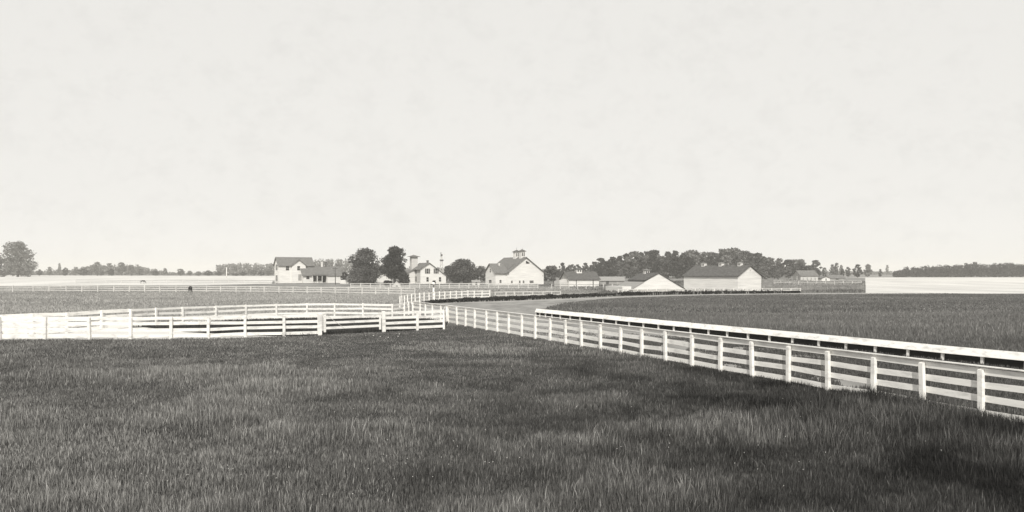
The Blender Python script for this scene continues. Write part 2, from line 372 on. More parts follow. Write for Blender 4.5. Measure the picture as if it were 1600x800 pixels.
# ------------------------------------------------------------------ board fences
def fence(name, label, pts, post_h, rails, rail_h, post_w, pm, rm_, group=None, cap=None, front=True, wide=(), base_embed=.3, rail_t=.03, skip_bays=(), fat=0):
    """pts: list of (x, y) of posts. rails: heights of the board centres. front: posts stand on the camera side of the boards."""
    cx = sum(p[0] for p in pts)/len(pts); cy = sum(p[1] for p in pts)/len(pts)
    root = empty(name, (cx, cy, gz(cy)), label=label, cat='fence', group=group)
    V = [Vector((p[0]-cx, p[1]-cy, gz(p[1])-gz(cy))) for p in pts]
    camv = Vector((-cx, -cy, 0))
    n = len(V); dirs = []
    for i in range(n):
        dd = (V[min(i+1, n-1)] - V[max(i-1, 0)]); dd.z = 0; dirs.append(dd.normalized())
    def nrm(i):
        s = Vector((-dirs[i].y, dirs[i].x, 0)); return s if s.dot(camv - V[i]) > 0 else -s
    sgn = -1 if front else 1
    for i in range(n):
        b = MB(); wv = post_w * (1.55 if i in wide else 1); hh = post_h + random.uniform(-.03, .03) + (.05 if i in wide else 0)
        lean = dirs[i]*random.uniform(-.045, .045) + nrm(i)*random.uniform(-.045, .045)
        a, s_ = dirs[i]*wv/2, nrm(i)*post_w*.45
        base = V[i] - Vector((0, 0, base_embed)); top = V[i] + lean + Vector((0, 0, hh))
        vs = [base-a-s_, base+a-s_, base+a+s_, base-a+s_, top-a-s_, top+a-s_, top+a+s_-Vector((0,0,.02)), top-a+s_-Vector((0,0,.02))]
        b.add(vs, [(3,2,1,0),(4,5,6,7),(0,1,5,4),(1,2,6,5),(2,3,7,6),(3,0,4,7)])
        b.build('post', pm, root)
    for zi in rails:
        b = MB(); offs = [random.uniform(-.03, .03) for _ in range(n)]
        for i in range(n-1):
            if i in skip_bays: continue
            k = sgn * (post_w*.45 + rail_t*.5 + .004)
            pa = V[i] + nrm(i)*k + Vector((0, 0, zi + offs[i] + random.uniform(-.008, .008)))
            pb = V[i+1] + nrm(i+1)*k + Vector((0, 0, zi + offs[i+1] + random.uniform(-.008, .008)))
            dd = (pb - pa).normalized()*.003
            b.obox(pa + dd, pb - dd, rail_t, rail_h*random.uniform(.93, 1.05)*(1.45 if i < fat else 1))
        if b.v: b.build('rail', rm_, root)
    if cap:
        b = MB()
        for i in range(n-1):
            k = sgn*.045
            pa = V[i] + nrm(i)*k + Vector((0, 0, post_h+.06)); pb = V[i+1] + nrm(i+1)*k + Vector((0, 0, post_h+.06))
            dd = (pb - pa).normalized()*.003
            b.obox(pa+dd, pb-dd, cap, .03)
        b.build('cap_board', rm_, root)
    return root
# A : the long white four-board fence down the right
APX = [645, 656, 664, 675, 688, 700, 714, 727, 741.5, 760, 776.7, 794.5, 815, 836, 859, 884, 909, 938.5, 969, 1002.5, 1040, 1081, 1125, 1175.6, 1231.7, 1294, 1364.5, 1442.7, 1533.4, 1640, 1765]
Ap = [on_line(px, A0, A1) for px in APX]
fence('board_fence', 'long white four-board fence with cap running down the right towards the viewer', [(p.x, p.y) for p in Ap], 1.38,
      [1.30, .93, .56, .17], .18, .135, M['white_paint'], M['worn_paint'], cap=.12)
# left front fence, two runs with a gate between
L1 = [(-70, 45.7), (0, 45.8), (70, 45.9), (140, 46.0), (204, 46.2), (267, 46.4), (325, 46.8), (383, 47.6), (444, 48.4), (500, 49.3)]
P2 = lambda L: [((px-800)/F*dd, dd) for px, dd in L]
fence('board_fence', 'white board fence along the front paddock left of the plank gate', P2(L1), 1.38, [1.29, .94, .58, .22], .19, .16,
      M['white_paint'], M['white_paint'], wide=(9,), fat=3)
L2 = [(600, 52.2), (652, 53.6), (694, 54.8), (697.5, 61.0)]
fence('board_fence', 'short white board fence from the plank gate to the fence corner', P2(L2), 1.38, [1.31, .96, .60, .25], .18, .15,
      M['white_paint'], M['white_paint'], wide=(0,))
# gate
ga, gb = Vector(P2([(505.5, 49.5)])[0]), Vector(P2([(594.5, 52.0)])[0])
gd = (gb-ga); gl = gd.length; ang = math.atan2(gd.y, gd.x)
gt = empty('plank_gate', (ga.x, ga.y, 0), ang, label='white three-plank gate closing the front paddock fence', cat='gate')
for z in (1.12, .80, .46): MB().box(.16, gl-.1, -.015, .015, z-.08, z+.08).build('plank', M['white_paint'], gt)
for x in (0, gl-.12): MB().box(x, x+.15, -.05, -.018, .2, 1.34 if x == 0 else 1.2).build('stile', M['white_paint'], gt)
MB().box(-.42, -.02, -.03, 0, .3, 1.36).build('latch_board', M['white_paint'], gt)
b = MB(); b.tube([(.2, -.035, 1.3), (gl*.35, -.035, .4)], .012, 5); b.build('brace_wire', M['trim'], gt)
# rear fence across the lane, curving
fence('board_fence', 'curving white board fence on the far side of the grass lane', rr, 1.38, [1.28, .9, .52, .16], .17, .13,
      M['white_paint'], M['white_paint'], fat=4)
# C: sweeping fence at the turn
C1 = [(625, 86), (628, 88.5), (632, 91), (637, 93.5), (643, 96), (649, 98.5), (656, 100.5), (663, 102.5), (671, 104.5), (679, 106.5), (687, 108.5), (695, 110), (704, 111.5), (713, 113), (722, 114.5), (731, 115.5), (741, 116.6), (753, 117.6), (765, 118.4)]
fence('board_fence', 'white fence sweeping round the outside of the track bend', P2(C1), 1.42, [1.3, .86, .42], .16, .14, M['white_paint'], M['white_paint'])
C2 = [(773.7, 119.5), (790.5, 121), (804, 122), (817.5, 122.6), (832.5, 123), (848, 123.5), (862, 124), (876, 124.4)]
fence('rail_fence', 'low worn rail fence half sunk behind the clipped hedge', P2(C2), 1.15, [1.05, .55], .13, .16, M['far_paint'], M['far_paint'])
# F: far left fence along pale field
FPX = [(-60, 166), (-35, 165), (-8, 164.5), (20, 164), (52, 163.5), (77, 163), (103.5, 162.5), (128, 162), (153, 162), (178, 161.5), (202, 161), (226, 160.5), (250, 160), (275, 159.5), (298, 159), (322.6, 158.5), (345, 158), (369, 157), (392, 156), (413, 154.5), (436, 152.5), (458, 151), (480, 149.5), (502, 148), (524, 146.5), (544.5, 145), (566, 143), (587, 141.5), (607, 140), (627, 138.5), (648, 137)]
fence('board_fence', 'white fence dividing the grey pasture from the pale hayfield', P2(FPX), 1.42, [1.3, .86, .42], .14, .18, M['far_paint'], M['far_paint'], wide=(11,))
# G: behind it on the pale field
GP = [(118+24*i, 262-.4*i) for i in range(14)]
fence('rail_fence', 'faint pale rail fence standing out in the hayfield', P2(GP), 1.3, [1.2, .6], .11, .13, M['far_paint'], M['grey_board'])
# E: farmyard fence in front of the houses
EP = [(548+15.4*i, 200-.25*i) for i in range(20)]
fence('board_fence', 'white farmyard fence in front of the tower house and gabled barn', P2(EP), 1.45, [1.32, .9, .48], .14, .17, M['far_paint'], M['far_paint'])
EP2 = [(862+13.5*i, 196-.6*i) for i in range(9)]
fence('rail_fence', 'weathered rail fence in front of the little white stable', P2(EP2), 1.3, [1.2, .65], .12, .15, M['far_paint'], M['grey_board'])
# low white fence behind thin hedge by the barns
HP = [(966+15*i, 149+.5*i) for i in range(20)]
fence('picket_fence', 'low white rail fence at the foot of the long low barns', P2(HP), .95, [.82, .5, .2], .14, .1, M['white_paint'], M['far_paint'])
HP2 = [(1196+13*i, 166+.1*i) for i in range(13)]
fence('slat_fence', 'grey weathered slat fence right of the long stable', P2(HP2), 1.55, [1.45, 1.2, .95, .7, .45], .13, .14, M['grey_board'], M['grey_board'])
EP3 = [(1192+14*i, 250) for i in range(12)]
fence('rail_fence', 'pale rail fence across the rise behind the grey slat fence', P2(EP3), 1.3, [1.2, .7, .3], .13, .14, M['far_paint'], M['far_paint'])

# D : running rail with slanting top board and a near-black panel filling the space below it
DPX = [838, 844, 853, 863, 876, 891.6, 907, 924.6, 943, 963.4, 983.7, 1006, 1029.6, 1053.6, 1079.7, 1107.8, 1137, 1169.5, 1203, 1239, 1280, 1322.5, 1368.4, 1419.5, 1473.5, 1535.5, 1604, 1690]
Dp = [on_line(px, D0, D1) for px in DPX]
root = empty('running_rail', (Dp[12].x, Dp[12].y, 0), label='low white running rail with wide slanting top board over a near-black panel', cat='fence')
o = Vector((Dp[12].x, Dp[12].y, 0)); dd = (D1 - D0).normalized(); dv = Vector((dd.x, dd.y, 0)); nv = Vector((dd.y, -dd.x, 0))
if nv.dot(Vector((-1, 0, 0))) < 0: nv = -nv
ap = MB(); tb = MB()
for i in range(len(Dp)):
    p = Vector((Dp[i].x, Dp[i].y, 0)) - o
    b = MB(); b.obox(p + nv*.03 + Vector((0, 0, -.25)), p + nv*.03 + Vector((0, 0, -.249)), .1, .1)
    b = MB(); q = p + nv*.03; a = dv*.055; s_ = nv*.05
    b.add([q-a-s_-Vector((0,0,.3)), q+a-s_-Vector((0,0,.3)), q+a+s_-Vector((0,0,.3)), q-a+s_-Vector((0,0,.3)),
           q-a-s_+Vector((0,0,.55)), q+a-s_+Vector((0,0,.55)), q+a+s_+Vector((0,0,.40)), q-a+s_+Vector((0,0,.40))],
          [(3,2,1,0),(4,5,6,7),(0,1,5,4),(1,2,6,5),(2,3,7,6),(3,0,4,7)])
    b.build('post', M['white_paint'], root)
    if i < len(Dp)-1 and i % 2 == 0:
        j = min(i+2, len(Dp)-1)
        p2 = Vector((Dp[j].x, Dp[j].y, 0)) - o; e = (p2-p).normalized()*.003
        t0, t1 = random.uniform(-.012, .012), random.uniform(-.012, .012)
        hi, lo = Vector((0, 0, .70)), Vector((0, 0, .375))
        f1, f2 = -nv*.02, nv*.14; th = (nv*.29 + Vector((0, 0, .16))).normalized()*.03
        c = [p+e+f1+hi, p+e+f2+lo, p2-e+f2+lo, p2-e+f1+hi]; c = [v + Vector((0, 0, t0 if k < 2 else t1)) for k, v in enumerate(c)]
        ap.add(c + [v+th for v in c], [(0,1,2,3),(7,6,5,4),(0,4,5,1),(1,5,6,2),(2,6,7,3),(3,7,4,0)])
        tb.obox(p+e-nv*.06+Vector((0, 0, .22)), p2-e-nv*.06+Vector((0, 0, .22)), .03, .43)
ap.build('top_board', M['white_paint'], root); tb.build('dark_panel', M['black_panel'], root)

# ------------------------------------------------------------------ foliage
def leaves(blobs, n, size, seed, flat=.35):
    """Leaf clumps spread through ellipsoids (cx,cy,cz,rx,ry,rz). Returns quads and tone."""
    rs = np.random.RandomState(seed)
    B = np.array(blobs); vol = B[:,3]*B[:,4]*B[:,5]; pr = vol**.72; pr /= pr.sum()
    k = rs.choice(len(B), n, p=pr)
    u = rs.normal(size=(n, 3)); u /= np.linalg.norm(u, axis=1)[:,None]
    r = rs.uniform(.25, 1, n)**.45 * (1 + rs.normal(0, .13, n))
    c = B[k,:3] + u * B[k,3:6] * r[:,None]
    nn = u + rs.normal(0, .7, (n, 3)) + np.array([0, 0, .4]); nn /= np.linalg.norm(nn, axis=1)[:,None]
    t1 = np.cross(nn, rs.normal(size=(n, 3))); t1 /= np.linalg.norm(t1, axis=1)[:,None]; t2 = np.cross(nn, t1)
    s = size * rs.uniform(.55, 1.4, n)
    s1 = (s * rs.uniform(.7, 1.1, n))[:,None]; s2 = (s * rs.uniform(.4, .8, n))[:,None]
    bend = nn * (s * rs.uniform(-.3, .3, n))[:,None]
    V = np.stack([c - t1*s1, c - t2*s2 + bend, c + t1*s1, c + t2*s2 + bend], 1).reshape(-1, 3)
    Fq = np.arange(n*4).reshape(-1, 4)
    btone = rs.uniform(0, 1, len(B))
    return V, Fq, np.repeat(np.clip(btone[k]*.55 + rs.uniform(-.25, .6, n), 0, 1), 4)
def crown_blobs(h, rw, n, seed, shape='round', low=.18):
    rs = random.Random(seed); out_ = []
    for i in range(n):
        t = (i + rs.random()) / n; z = h * (low + (1-low) * t)
        if shape == 'round': prof = math.sin(math.pi * min(1, max(0, (t*.86 + .14))) ** .9) ** .6
        elif shape == 'cone': prof = 1.02 - t*.92
        elif shape == 'dome': prof = (1 - t**2.4)**.5 * (.8 + .2*min(1, t*4))
        else: prof = .7 + .3*math.sin(math.pi*t) if t < .8 else .6
        a = i * 2.399 + rs.random(); rad = rw * prof * rs.uniform(.30, .86)
        br = rw * rs.uniform(.17, .40) * (.75 + .3*prof)
        out_.append((math.cos(a)*rad, math.sin(a)*rad, min(z, h - br*.7), br, br, br*rs.uniform(.6, .85)))
    return out_
def tree(name, label, loc, h, rw, m='leaf_dark', seed=1, n=2600, leaf=.34, blobs=26, shape='round', low=.18, group=None, rz=0, trunk=True, tr_r=None):
    root = empty(name, loc, rz, label=label, cat='bush' if 'bush' in name or 'shrub' in name else 'tree', group=group)
    V, Fq, t = leaves(crown_blobs(h, rw, blobs, seed, shape, low), n, leaf, seed)
    np_mesh('crown', V, Fq, t, M[m], root)
    if trunk:
        rs = random.Random(seed+5); b = MB(); r0 = tr_r or h*.028
        b.tube([(0, 0, -.2), (0.02*h*rs.uniform(-1, 1), 0, h*.25), (0.03*h*rs.uniform(-1, 1), 0, h*.55), (0, 0, h*.86)], [r0*1.3, r0, r0*.6, r0*.15], 8)
        for k in range(6):
            a = k*1.1 + rs.random(); z = h*rs.uniform(.2, .5); e = rw*rs.uniform(.5, .85)
            b.tube([(0, 0, z), (math.cos(a)*e*.5, math.sin(a)*e*.5, z+h*.1), (math.cos(a)*e, math.sin(a)*e, z+h*.24)], [r0*.5, r0*.32, r0*.1], 6)
        b.build('trunk', M['bark'], root)
    return root
# farmyard trees
def near_tree(px0, px1, top, d, **k):
    c = (px0+px1)/2; x, y, z = P(c, d); return dict(loc=(x, y, z), h=HZ(top, d)-z, rw=(px1-px0)/2/F*d, **k)
tree('maple_tree', 'broad dark tree just right of the white farmhouse', **near_tree(542, 598, 388, 262, m='leaf_tree', shape='dome', seed=3, n=8500, leaf=.30, blobs=64, low=.16))
tree('maple_tree', 'tall dark rounded tree left of the tower house', **near_tree(594, 640, 385, 256, m='leaf_tree', shape='dome', seed=9, n=8500, leaf=.28, blobs=64, low=.2))
tree('shrub', 'large round bush standing in front of the broad dark tree', **near_tree(545, 594, 418, 244, m='leaf_mid', shape='dome', seed=12, n=5200, leaf=.26, blobs=30, low=.05, trunk=False))
tree('maple_tree', 'wide spreading tree between the tower house and the gabled barn', **near_tree(698, 750, 405, 292, m='leaf_mid', shape='dome', seed=15, n=7000, leaf=.34, blobs=52, low=.08))
tree('maple_tree', 'smaller grey tree touching the left side of the gabled barn', **near_tree(738, 764, 416, 300, m='leaf_mid', seed=17, n=2600, leaf=.34, blobs=20, low=.06))
tree('maple_tree', 'low dark tree at the left foot of the wide spreading tree', **near_tree(690, 716, 415, 296, m='leaf_mid', seed=151, n=2200, leaf=.34, blobs=22, low=.05, shape='dome'))
tree('shrub', 'long dark bush under the wide spreading tree', **near_tree(708, 742, 426, 270, m='leaf_dark', seed=152, n=2200, leaf=.28, blobs=22, low=.05, shape='dome', trunk=False))
tree('shrub', 'dark bush at the foot of the tall dark rounded tree', **near_tree(618, 642, 425, 250, m='leaf_dark', seed=153, n=1600, leaf=.26, blobs=18, low=.05, shape='dome', trunk=False))
tree('shrub', 'low dark mound of brush behind the barn right wall', **near_tree(846, 874, 415, 300, m='leaf_mid', seed=154, n=2200, leaf=.34, blobs=20, low=.05, shape='dome', trunk=False))
tree('shrub', 'low dark bush mound between the tall tree and the tent-shaped coop', **near_tree(597, 615, 438, 225, seed=19, n=900, leaf=.24, blobs=8, low=.05, trunk=False))
tree('shrub', 'small dark shrub below the front windows of the tower house', **near_tree(673, 683, 437.5, 232, seed=21, n=500, leaf=.2, blobs=6, low=.05, trunk=False))
tree('shrub', 'dark bush peeping out right of the farmhouse back wing', **near_tree(530, 545, 425, 285, seed=22, n=700, leaf=.3, blobs=9, low=.05, trunk=False))
tree('elm_tree', 'big pale old tree alone at the far left edge', **near_tree(1, 55, 377, 500, m='leaf_pale', shape='dome', seed=31, n=5600, leaf=.62, blobs=48, low=.08))  # haze fade of the left-edge trees put into their leaf colour
tree('elm_tree', 'pale low branching tree at the foot of the big far left tree', **near_tree(-22, 12, 402, 498, m='leaf_pale', seed=32, n=1600, leaf=.6, blobs=18, low=.06))
# prototypes for wood trees
WG = 'trees of the wood behind the stables'
protos = []
for k, (mm, shp, hh, rw_) in enumerate([('leaf_dark', 'round', 14, 5.2), ('leaf_dark', 'round', 13, 4.6), ('leaf_mid', 'round', 14, 5.0), ('leaf_mid', 'tall', 15, 3.8), ('leaf_pale', 'round', 12, 4.4), ('leaf_dark', 'tall', 15, 4.2), ('leaf_faint', 'round', 12, 4.6)]):
    protos.append(('wood_tree', mm, shp, hh, rw_, 40+k))
made = {}
def wood_tree(kind, x, y, h, label, group, wscale=1.0):
    nm, mm, shp, hh, rw_, sd = protos[kind]
    if kind not in made:
        o_ = tree('wood_tree', label, (0, 0, 0), hh, rw_, m=mm, seed=sd, n=1500, leaf=.55, blobs=22, shape=shp, low=.1, group=group)
        made[kind] = o_
    else: o_ = copy_tree(made[kind])
    o_.location = (x, y, gz(y)); s = h/hh; o_.scale = (s*wscale, s*wscale, s); o_.rotation_euler.z = random.uniform(0, 6.28)
    o_['label'] = label; o_['category'] = 'tree'; o_['group'] = group
    return o_
prof = [(852, 420), (862, 414), (880, 413), (905, 413), (918, 411), (926, 409), (940, 405), (950, 401), (962, 397), (975, 396), (990, 393), (1005, 391), (1025, 394), (1060, 391), (1080, 393), (1100, 395), (1120, 393), (1132, 388), (1146, 387), (1158, 393), (1175, 396), (1195, 399), (1215, 403), (1235, 402), (1250, 404), (1262, 408), (1275, 410), (1288, 417)]
def ptop(px): return float(np.interp(px, [a for a, _ in prof], [b for _, b in prof]))
rw = random.Random(21)
for row, (dd, step, dz) in enumerate([(440, 11.5, 0), (415, 14, 3.5), (392, 19, 10)]):
    px = 856 + row*4
    while px < 1284:
        top = ptop(px) + dz + rw.choice([-2.5, -.5, 0, 1, 3, 6]) + rw.uniform(-1, 1); y = dd + rw.uniform(-8, 8)
        h = HZ(top, y) - gz(y)
        pale = px > 1080 and rw.random() < .42 + .2*(row > 0)
        kind = rw.choice([4, 4, 2]) if pale else rw.choice([0, 0, 1, 1, 2, 3, 5])
        if h > 2.5:
            if pale and kind == 4: lb = 'paler leafy tree among dark ones in the wood behind the stables'
            else: lb = 'dark broadleaf tree crowded in the wood behind the stables'
            wood_tree(kind, (px-800)/F*y, y, h, lb, WG if 'dark' in lb[:5] else 'paler trees of the wood behind the stables', rw.uniform(.8, 1.35)*(1.25 if dz == 10 else 1))
        px += step*rw.uniform(.8, 1.2)
# right hand single trees
for (px, top, dd, kind, ws, lb) in [
    (1300, 413, 470, 6, .6, 'slim upright tree left of the round dark tree on the right skyline'),
    (1307, 410.5, 478, 4, .55, 'tallest slim tree right of the wood on the skyline'),
    (1314, 414, 480, 6, .6, 'thin ragged tree just behind the small dark conifer'),
    (1316.5, 420, 455, 1, .7, 'small dark bushy tree at the field corner'),
    (1325, 417, 475, 2, .9, 'middle grey tree left of the round dark tree'),
    (1340, 413, 450, 0, 1.05, 'round dark tree on the right skyline'),
    (1356, 412.5, 480, 4, .95, 'grey loose tree right of the round dark tree'),
    (1375.5, 420.5, 500, 0, .9, 'little dark tree standing alone over the stubble field'),
    (1386, 414, 700, 6, .5, 'spire-shaped faint tree far off over the stubble field'),
    (1397, 425, 480, 1, 1.0, 'lowest dark bush at the left end of the right wood'),
    (1288, 418, 460, 4, .9, 'pale tree at the right end of the wood behind the shed'),
]:
    y = dd; wood_tree(kind, (px-800)/F*y, y, HZ(top, y)-gz(y), lb, 'single trees on the right skyline', ws)
# pale rounded bushes behind the stables
for (px, top, dd, lb) in [(970, 421, 300, 'pale tall shrub in front of the dark wood left of the low barn'), (1197, 424, 330, 'pale bush beside the right gable of the long stable'), (1216, 421, 340, 'light bush between the long stable and the small shed')]:
    y = dd; wood_tree(4, (px-800)/F*y, y, HZ(top, y)-gz(y), lb, 'pale bushes behind the stables', 1.0 if px != 970 else .7)

def wood_mass(name, label, prof2, d0, d1, m, seed, n, leaf, step):
    rs = random.Random(seed); bl = []
    px = prof2[0][0]
    while px < prof2[-1][0]:
        for row in range(3):
            dd = d0 + (d1-d0)*row/2 + rs.uniform(-4, 4)
            top = float(np.interp(px, [a for a, _ in prof2], [b for _, b in prof2])) + rs.uniform(-.8, 1.6) + (2-row)*.8
            x = (px+rs.uniform(-2, 2)-800)/F*dd; g_ = gz(dd); h = HZ(top, dd) - g_
            if h < 1: continue
            r = (step*.75)/F*dd
            for q in range(3):
                bl.append((x+rs.uniform(-.3, .3)*r, dd+rs.uniform(-1, 1), g_ + h*(.25+.27*q) , r*(1-.15*q), r, h*.24))
        px += step*rs.uniform(.8, 1.2)
    V, Fq, t = leaves(bl, n, leaf, seed)
    return tag(np_mesh(name, V, Fq, t, M[m]), label, 'wood', kind='stuff')
wood_mass('distant_wood', 'dense dark wood closing the stubble field on the right', [(1400, 424), (1408, 421), (1420, 417), (1432, 418), (1446, 414.5), (1460, 415), (1480, 414), (1500, 413), (1522, 410), (1545, 413), (1565, 411), (1585, 411.5), (1620, 412), (1700, 410), (1800, 411)], 468, 495, 'leaf_dark', 61, 42000, .5, 7)
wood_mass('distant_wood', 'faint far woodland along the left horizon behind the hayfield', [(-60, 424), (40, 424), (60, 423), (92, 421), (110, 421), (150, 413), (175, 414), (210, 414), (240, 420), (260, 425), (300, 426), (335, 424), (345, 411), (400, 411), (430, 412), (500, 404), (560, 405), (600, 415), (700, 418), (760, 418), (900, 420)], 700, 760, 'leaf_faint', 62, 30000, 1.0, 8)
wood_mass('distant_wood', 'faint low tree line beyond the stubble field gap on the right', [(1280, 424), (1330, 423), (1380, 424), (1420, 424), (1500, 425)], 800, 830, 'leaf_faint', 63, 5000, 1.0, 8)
# left hedgerow: single bushes and small trees
ORD = ['leftmost', 'second', 'third', 'fourth', 'fifth', 'sixth', 'seventh', 'eighth', 'ninth', 'tenth', 'eleventh', 'twelfth']
cnt = {}
LB = [(62, 421, 9, 0), (77, 417, 12, 4), (93, 411, 7, 4), (102, 418, 11, 1), (118, 417, 12, 4), (130, 419.5, 18, 1), (143, 414, 13, 4), (152, 409, 17, 2), (158, 421, 14, 2), (170, 411, 15, 4), (174, 420.5, 15, 1), (190, 410, 20, 4), (205, 414, 14, 2), (218, 416, 16, 4), (243, 423, 16, 1), (258, 419, 10, 4), (282, 420, 16, 2), (297, 423, 12, 4), (310, 424, 14, 2), (325, 422.5, 18, 1), (342, 424, 14, 1), (368, 427, 14, 1), (380, 425, 16, 1), (388, 416, 12, 4), (397, 421, 14, 2), (408, 424, 14, 0), (420, 421, 16, 2)]
for i, (px, top, wpx, kind) in enumerate(LB):
    y = 600 + (i % 3)*9 + (25 if kind == 4 else 0); h = HZ(top, y) - gz(y)
    base_r = protos[kind][4] * h / protos[kind][3]
    shown = {4: 6, 2: 4}.get(kind, kind)  # swaps in paler crowns, haze fade carried by leaf colour
    k_ = cnt[kind] = cnt.get(kind, -1) + 1
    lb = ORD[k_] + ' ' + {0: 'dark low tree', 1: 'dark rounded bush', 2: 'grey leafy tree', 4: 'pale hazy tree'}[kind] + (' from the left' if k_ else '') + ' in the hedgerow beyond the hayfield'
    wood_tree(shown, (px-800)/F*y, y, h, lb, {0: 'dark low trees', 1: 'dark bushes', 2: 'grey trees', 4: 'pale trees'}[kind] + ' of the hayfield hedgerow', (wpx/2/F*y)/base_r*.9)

# hedges beside the track
def hedge(name, label, line, hs, wd, n, leaf, seed, m='hedge'):
    bl = []
    rs = random.Random(seed)
    for i in range(len(line)-1):
        a, b = Vector(line[i]), Vector(line[i+1]); L = (b-a).length; k = max(1, int(L/.9))
        for j in range(k):
            p = a.lerp(b, (j+.5)/k); h = (hs[i] + (hs[i+1]-hs[i])*(j+.5)/k) * rs.uniform(.8, 1.15)
            bl.append((p.x+rs.uniform(-.1, .1), p.y+rs.uniform(-.1, .1)+wd/2, gz(p.y)+h*.48, .7, wd*.55, h*.55))
    V, Fq, t = leaves(bl, n, leaf, seed)
    return tag(np_mesh(name, V, Fq, t, M[m]), label, 'hedge')
o1 = [G(px, py) for px, py in [(660, 474.6), (680, 473.8), (700, 472.8), (740, 471.5), (800, 469.6), (850, 467.6), (900, 465.6), (960, 463)]]
hedge('hedge', 'dark clipped hedge following the outer side of the track bend', o1, [.25, .4, .5, .6, .6, .65, .6, .55], 1.0, 15000, .16, 71)
o2 = [G(px, py) for px, py in [(962, 462.6), (1050, 460.4), (1150, 459.0), (1250, 458.1)]]
hedge('hedge', 'thin dark hedge line below the long low barns', o2, [.62, .6, .55, .45], .8, 12000, .16, 72)
for i, (px, dd, h) in enumerate([(1071, 144.5, .75), (1078, 145, .6), (1103, 146, .62), (1120, 147, .5), (1150, 149, .55), (1178, 150, .6), (1190, 151, .7), (1199, 151.5, .6)]):
    x, y, z = P(px, dd)
    tree('shrub', ORD[i] + (' from the left' if i else '') + ' of the little dark shrubs along the thin hedge by the barns', (x, y, z), h*1.25, .45, m='hedge', seed=80+i, n=120, leaf=.14, blobs=4, low=.1, trunk=False, group='little shrubs along the thin hedge')

